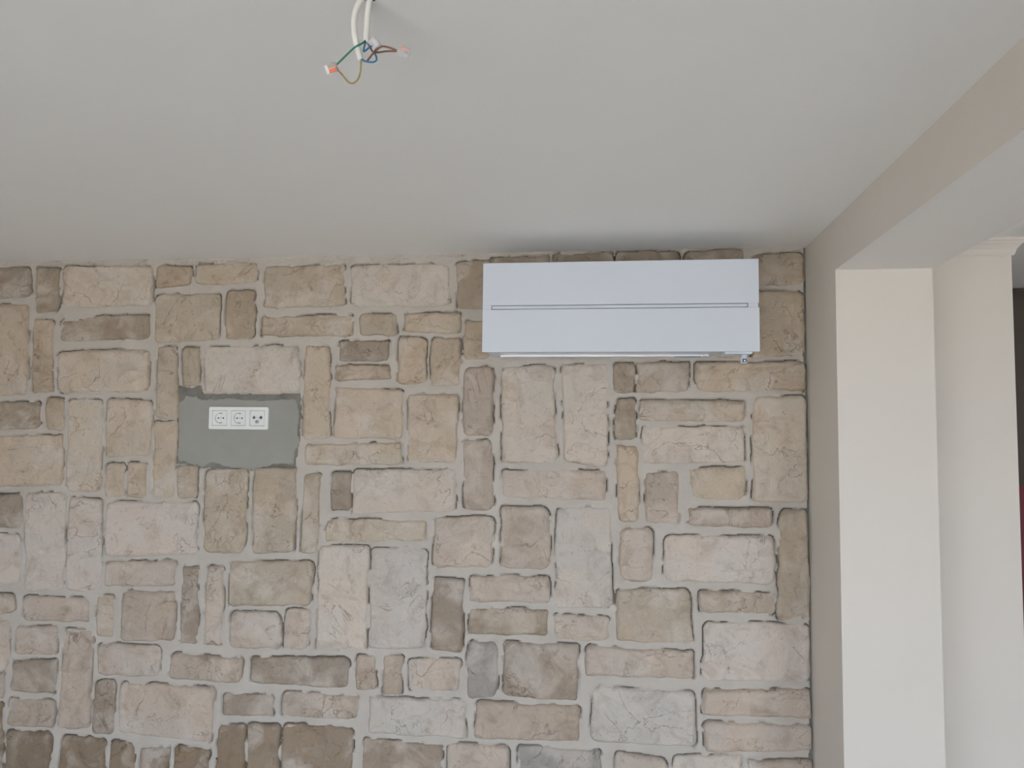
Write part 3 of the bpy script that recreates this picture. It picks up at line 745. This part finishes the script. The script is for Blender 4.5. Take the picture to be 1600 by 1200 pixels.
# the bare field round the sockets
MH = np.where(psd < 0, np.minimum(MH, 0.0004), MH)
MH = np.maximum(MH, 0.0004)
keep = (sdf > -0.009) & ~((MH < 0.0035) & (psd > 0)) & ~((ck < 0) & (sdf > -0.004))
kc = (keep[:-1, :-1].astype(int) + keep[1:, :-1] + keep[1:, 1:] + keep[:-1, 1:]) >= 2
I = np.arange(GX.size).reshape(GX.shape)
F = np.stack([I[:-1, :-1], I[1:, :-1], I[1:, 1:], I[:-1, 1:]], -1)[kc]
used = np.unique(F)
remap = np.full(GX.size, -1)
remap[used] = np.arange(len(used))
V = np.stack([GX, -MH, GZ], -1).reshape(-1, 3)[used]
F = remap[F]
me = bpy.data.meshes.new('mortar')
me.vertices.add(len(V))
me.vertices.foreach_set('co', V.ravel())
me.loops.add(F.size)
me.loops.foreach_set('vertex_index', F.ravel().astype(np.int32))
me.polygons.add(len(F))
me.polygons.foreach_set('loop_start', np.arange(0, F.size, 4, dtype=np.int32))
me.update(calc_edges=True)
me.validate()
me.shade_smooth()
me.materials.append(M['mortar'])
mo = bpy.data.objects.new('mortar', me)
COL.objects.link(mo)
mo.parent = wall_back
mo['kind'] = 'stuff'


# ---------------------------------------------------------------- bare cement field round the sockets
def field(name, mat, base, inset, amp, freq, seed, rough, step=0.003):
    xs = np.arange(-1.572, -1.082, step)
    zs = np.arange(1.766, 2.086, step)
    A, B = np.meshgrid(xs, zs, indexing='ij')
    s = poly_sdf(np.array(PATCH), np.stack([A.ravel(), B.ravel()], -1))[0].reshape(A.shape)
    s = s + inset(A, B) + amp * fnoise(A * freq, B * freq, seed, 3)
    hh = base + rough * fnoise(A * 70, B * 70, seed + 5, 3)
    hh = hh * smooth01(-s / 0.004)
    k = s < 0.0
    kc = k[:-1, :-1] | k[1:, :-1] | k[1:, 1:] | k[:-1, 1:]
    I = np.arange(A.size).reshape(A.shape)
    F = np.stack([I[:-1, :-1], I[1:, :-1], I[1:, 1:], I[:-1, 1:]], -1)[kc]
    used = np.unique(F)
    rm = np.full(A.size, -1)
    rm[used] = np.arange(len(used))
    V = np.stack([A, -hh - 0.0005, B], -1).reshape(-1, 3)[used]
    me = bpy.data.meshes.new(name)
    me.from_pydata(V.tolist(), [], rm[F].tolist())
    me.shade_smooth()
    me.materials.append(mat)
    o = bpy.data.objects.new(name, me)
    COL.objects.link(o)
    o.parent = wall_back
    return o


o = field('cement_bed', M['rough_cement'], 0.0035, lambda A, B: -0.006 + 0 * A, 0.003, 40, 81, 0.0012)
o['label'] = 'dark rough cement round the edge of the bare field'
o = field('cement_coat', M['cement'], 0.0062,
          lambda A, B: 0.004 + 0.020 * smooth01((B - 2.00) / 0.04) + 0.007 * smooth01((-1.545 - A) / 0.02) + 0.012 * smooth01((A + 1.115) / 0.02) * smooth01((B - 1.85) / 0.1)
          + 0.03 * smooth01((B - 2.045) / 0.01), 0.016, 24, 82, 0.0004)
o['label'] = 'smooth grey cement coat round the wall sockets'


# ---------------------------------------------------------------- wall sockets
def wall_socket():
    X0, X1, Z0, Z1 = -1.4332, -1.2088, 2.9999, 3.0
    X0, X1 = -1.4332, -1.2090
    Z1, Z0 = 1.9995, 1.9190
    zc = (Z0 + Z1) / 2
    xc = (X0 + X1) / 2
    org = Vector((xc, -0.0065, zc))
    yb, yf = -0.0050, -0.0160
    t = thing('wall_socket', org, 'white three gang wall socket plate with two power outlets and an antenna outlet', 'socket')
    cs = [xc - 0.071, xc, xc + 0.071]
    hs = 0.0275
    fr = plate('frame', M['socket'], t, org, rrect_pts(X0, X1, Z0, Z1, 0.006), [rect(c - hs, c + hs, zc - hs, zc + hs) for c in cs], yf, yb)
    mod = fr.modifiers.new('bevel', 'BEVEL')
    mod.width = 0.0012
    mod.segments = 2
    mod.limit_method = 'ANGLE'
    g = 0.0011
    # dark gap behind the inserts
    bx('gap', M['seam'], t, org, X0 + .012, X1 - .012, -0.0068, -0.0055, Z0 + .01, Z1 - .01)
    for n in range(2):
        c = cs[n]
        ins = plate('power_insert', M['socket'], t, org, rrect_pts(c - hs + g, c + hs - g, zc - hs + g, zc + hs - g, 0.0015, 2),
                    [circle_pts(c, zc, 0.0195, 40)], yf + 0.0006, yf + 0.0035)
        bm = bmesh.new()
        ring_solid(bm, [(0.0195, yf + 0.0006), (0.0188, yf + 0.003), (0.0182, -0.0072), (0.0, -0.0070)], c, zc, 40)
        finish('recess', bm, M['socket'], ins, org, smooth=False)
        for dx in (-0.0095, 0.0095):
            bm = bmesh.new()
            ring_solid(bm, [(0.0028, -0.0069), (0.0028, -0.0076), (0.0001, -0.0076)], c + dx, zc, 16)
            finish('pin_hole', bm, M['dark'], ins, org)
        bm = bmesh.new()
        ring_solid(bm, [(0.0024, -0.0069), (0.0022, -0.0082), (0.0001, -0.0082)], c, zc, 16)
        finish('screw', bm, M['metal'], ins, org)
        for sg in (1, -1):
            bm = bmesh.new()
            z0, z1 = sorted((zc + sg * 0.0155, zc + sg * 0.0188))
            box(bm, c - 0.0025, c + 0.0050, -0.0145, -0.0072, z0, z1, 0.0008)
            finish('earth_clip', bm, M['ac_grey'], ins, org)
    c = cs[2]
    jr = [(c - 0.0125, zc + 0.0025), (c + 0.0135, zc + 0.0025), (c + 0.0, zc - 0.0125)]
    ins = plate('antenna_insert', M['socket'], t, org, rrect_pts(c - hs + g, c + hs - g, zc - hs + g, zc + hs - g, 0.0015, 2),
                [circle_pts(x, z, 0.0070, 24) for x, z in jr], yf + 0.0006, yf + 0.0040)
    for k, (x, z) in enumerate(jr):
        bm = bmesh.new()
        if k < 2:
            ring_solid(bm, [(0.0066, -0.0085), (0.0064, yf - 0.0006), (0.0049, yf - 0.0008), (0.0045, -0.0090)], x, z, 24)
            j = finish('jack', bm, M['ac_badge'], ins, org)
            bm = bmesh.new()
            ring_solid(bm, [(0.0048, -0.0100), (0.0001, -0.0100)], x, z, 24)
            finish('jack_hole', bm, M['dark'], j, org) if False else finish('jack_hole', bm, M['dark'], ins, org)
        else:
            ring_solid(bm, [(0.0066, -0.0085), (0.0066, yf - 0.001), (0.0052, yf - 0.001), (0.0048, yf - 0.006), (0.0038, yf - 0.006),
                            (0.0036, -0.0100), (0.0001, -0.0100)], x, z, 24)
            finish('satellite_jack', bm, M['metal'], ins, org)
            bm = bmesh.new()
            ring_solid(bm, [(0.0012, -0.0100), (0.0012, yf - 0.003), (0.0001, yf - 0.003)], x, z, 12)
            finish('jack_pin', bm, M['metal'], ins, org)
    bm = bmesh.new()
    ring_solid(bm, [(0.0018, yf + 0.0008), (0.0016, yf + 0.0001), (0.0001, yf + 0.0001)], c + 0.0005, zc + 0.0025, 14)
    finish('screw', bm, M['metal'], ins, org)


wall_socket()


# ---------------------------------------------------------------- air conditioner
def air_conditioner():
    X0, X1 = -0.4069, 0.4664
    ZT, ZB = 2.4672, 2.1748
    YP = -0.2000
    org = Vector(((X0 + X1) / 2, -0.030, ZB))
    t = thing('air_conditioner', org, 'white wall mounted air conditioner with flat two panel front on the stone wall', 'air conditioner')
    W = M['ac_white']
    bx('chassis', W, t, org, X0 + .006, X1 - .006, YP + .016, -0.0275, ZB + .002, ZT - .003, bev=0.006, seg=3)
    bx('mounting_plate', M['metal'], t, org, X0 + .15, X1 - .15, -0.028, -0.0135, ZB + .12, ZT - .06)
    bx('upper_panel', W, t, org, X0, X1, YP, YP + .0155, 2.3272, ZT, bev=0.0018, seg=2)
    bx('lower_panel', W, t, org, X0, X1 + 0.0008, YP - .0015, YP + .0155, ZB, 2.3135, bev=0.0018, seg=2)
    s = bx('slot', M['ac_grey'], t, org, X0 + .008, X1 - .002, YP + .009, YP + .0158, 2.3130, 2.3277)
    bx('accent_strip', W, t, org, -0.376, 0.431, YP + .002, YP + .010, 2.3158, 2.3250, bev=0.001)
    for a, b in ((X0 + .0005, -0.3785), (0.4335, X1 - .0035)):
        bx('end_cap', W, t, org, a, b, YP + .0006, YP + .010, 2.3136, 2.3271)
    # lettering too faint to read: a small pale mark
    bm = bmesh.new()
    for k in range(3):
        box(bm, -0.376 + k * 0.0085, -0.370 + k * 0.0085, YP - .0019, YP - .0012, 2.1885, 2.1910)
    finish('badge', bm, M['ac_badge'], t, org)
    v = bx('vane', M['ac_strip'], t, org, -0.362, 0.310, -0.088, -0.074, ZB - .0035, ZB + .006, bev=0.0012)
    bx('film_edge', M['ac_blue'], v, org, 0.215, 0.300, -0.0895, -0.0725, ZB - .0048, ZB - .0030)
    bx('vane_hinge', W, t, org, 0.309, 0.325, -0.095, -0.070, ZB - .004, ZB + .006, bev=0.001)
    bx('sensor_base', W, t, org, 0.362, 0.446, YP + .010, YP + .075, ZB - .0068, ZB + .006, bev=0.0025)
    # hanging eye: a short round post with a square window
    bm = bmesh.new()
    n = 24
    cx, cy, rr = 0.4255, YP + 0.040, 0.0108
    zs = [(0.0096, ZB - .0066), (rr, ZB - .010), (rr, ZB - .031), (rr - .0012, ZB - .0336), (0.0001, ZB - .0338)]
    rings = [[bm.verts.new((cx + r_ * math.cos(2 * math.pi * i / n), cy + r_ * math.sin(2 * math.pi * i / n), z)) for i in range(n)] for r_, z in zs]
    for A, B in zip(rings, rings[1:]):
        for i in range(n):
            bm.faces.new((A[i], A[(i + 1) % n], B[(i + 1) % n], B[i]))
    e = finish('sensor_eye', bm, W, t, org, smooth=True)
    bx('eye_window', M['seam'], e, org, cx - .0062, cx + .0062, cy - rr - .0014, cy - .006, ZB - .0308, ZB - .0200)
    bx('eye_lens', M['ac_strip'], e, org, cx - .0028, cx + .0028, cy - rr - .0022, cy - .006, ZB - .0290, ZB - .0235)


air_conditioner()


# ---------------------------------------------------------------- cable that waits for a ceiling lamp
def hanging_cable():
    Y = -1.622
    org = Vector((-0.3545, Y, H))
    t = thing('lamp_cable', org, 'two white ceiling cables with bare coloured wires and lever connectors hanging down', 'cable')

    def run(name, mat, pts, rad, dy=0.0, n=10):
        bm = bmesh.new()
        if not isinstance(dy, (list, tuple)):
            dy = [dy] * len(pts)
        tube(bm, [(x, Y + d, z) for (x, z), d in zip(pts, dy)], rad, n)
        return finish(name, bm, M[mat], t, org, smooth=True)

    run('cable_sheath', 'sheath', [(-0.3585, 2.5456), (-0.3680, 2.5289), (-0.3711, 2.5066), (-0.3691, 2.4822), (-0.3637, 2.4606), (-0.3592, 2.4462)], 0.0046,
        [0, -.001, -.003, -.004, -.004, -.004], 16)
    run('cable_sheath', 'sheath', [(-0.3505, 2.5456), (-0.3540, 2.5222), (-0.3552, 2.5009), (-0.3558, 2.4786)], 0.0046, [.004, .006, .007, .007], 16)
    bm = bmesh.new()
    n = 20
    vs = [[bm.verts.new((-0.3515 + r_ * math.cos(2 * math.pi * i / n), Y + .003 + r_ * math.sin(2 * math.pi * i / n), z)) for i in range(n)] for r_, z in ((0.0115, H - .0002), (0.0105, H - .0006))]
    for i in range(n):
        bm.faces.new((vs[0][i], vs[0][(i + 1) % n], vs[1][(i + 1) % n], vs[1][i]))
    bm.faces.new(vs[1])
    finish('cable_hole', bm, M['dark'], t, org)
    w = 0.00135
    run('green_wire', 'green', [(-0.3556, 2.4815), (-0.3581, 2.4719), (-0.3667, 2.4636), (-0.379, 2.4526), (-0.3940, 2.4400)], w, [.005, -.004, -.010, -.010, -.008])
    run('blue_wire', 'blue', [(-0.3552, 2.4815), (-0.3562, 2.4699), (-0.3562, 2.4612), (-0.3484, 2.468), (-0.3425, 2.4725)], w, [.005, .001, -.001, .001, .004])
    run('yellow_green_wire', 'yellow', [(-0.3592, 2.4490), (-0.3591, 2.4314), (-0.3612, 2.4199), (-0.3654, 2.4133), (-0.3712, 2.4107), (-0.377, 2.4139), (-0.3851, 2.4239), (-0.3935, 2.4328)], w, [-.004, -.005, -.006, -.007, -.008, -.008, -.008, -.008])
    run('brown_wire', 'brown', [(-0.3582, 2.4490), (-0.3517, 2.445), (-0.3452, 2.4538), (-0.3386, 2.4627), (-0.3329, 2.4667), (-0.3272, 2.4684), (-0.3166, 2.4654), (-0.3035, 2.4596)], w, [-.004, -.003, -.001, 0, .001, .001, .001, .002])
    run('brown_wire', 'brown', [(-0.3546, 2.4815), (-0.3504, 2.4725), (-0.3455, 2.4664), (-0.3348, 2.4634), (-0.3223, 2.4618), (-0.3035, 2.4590)], w, [.009, .012, .013, .008, .003, -.001])
    run('blue_wire', 'blue', [(-0.3588, 2.4485), (-0.3526, 2.4431), (-0.3449, 2.4413), (-0.3391, 2.4415), (-0.3353, 2.4456), (-0.3374, 2.4534), (-0.3405, 2.4594), (-0.3380, 2.4690)], w, [-.006, -.008, -.008, -.007, -.005, -.002, .002, .006])

    def connector(cx, cz, dy, ang, tilt, lev):
        mt = Matrix.Translation((cx, Y + dy, cz)) @ Matrix.Rotation(ang, 4, 'Y') @ Matrix.Rotation(tilt, 4, 'X')
        bm = bmesh.new()
        box(bm, -.0085, .0085, -.0040, .0040, -.0066, .0066, 0.0010, 2, mt)          # body
        box(bm, .0070, .0098, -.0034, .0034, -.0058, -.0006, 0.0006, 1, mt)          # two wire funnels
        box(bm, .0070, .0098, -.0034, .0034, .0006, .0058, 0.0006, 1, mt)
        b = finish('connector_body', bm, M['clear'], t, org)
        for z0, z1 in ((-.0060, -.0008), (.0008, .0060)):
            bm = bmesh.new()
            box(bm, -.0060, .0075, -.0026, .0018, z0 + .0008, z1 - .0008, 0.0004, 1, mt)
            finish('clamp', bm, M['metal'], b, org)
        for k, (z0, z1) in enumerate(((-.0060, -.0008), (.0008, .0060))):
            bm = bmesh.new()
            vs = box(bm, -.0036, .0086, -.0058, -.0036, z0, z1, 0.0006, 2)
            for v in vs:                                                              # lever slopes down to its tip
                v.co.y += 0.0012 * (0.5 - v.co.x / 0.0162)
            bmesh.ops.transform(bm, matrix=mt, verts=bm.verts)
            finish('lever', bm, M[lev[k]], b, org)
        return b

    connector(-0.4025, 2.4345, -0.008, math.radians(-18), math.radians(22), ('orange', 'dusty'))['label'] = 'clear connector with orange levers'
    connector(-0.3420, 2.4752, 0.006, math.radians(52), math.radians(15), ('clear', 'clear'))
    connector(-0.2955, 2.4570, 0.001, math.radians(20 + 180), math.radians(35), ('coral', 'clear'))


hanging_cable()

# ---------------------------------------------------------------- dark red panel in the hallway
t = thing('red_panel', (1.76, 0.76, 0.0), 'dark red panel standing at the end of the dark hallway', 'panel')
bx('board', M['red'], t, (1.76, 0.76, 0.0), 1.32, 2.20, 0.775, 0.798, 0.0, 1.725, bev=0.004)
for a, b in ((1.32, 1.40), (2.12, 2.20)):
    bx('stile', M['red'], t, (1.76, 0.76, 0.0), a, b, 0.765, 0.776, 0.0, 1.725, bev=0.003)
for a, b in ((0.0, 0.10), (1.645, 1.725)):
    bx('rail', M['red'], t, (1.76, 0.76, 0.0), 1.40, 2.12, 0.766, 0.776, a, b, bev=0.003)
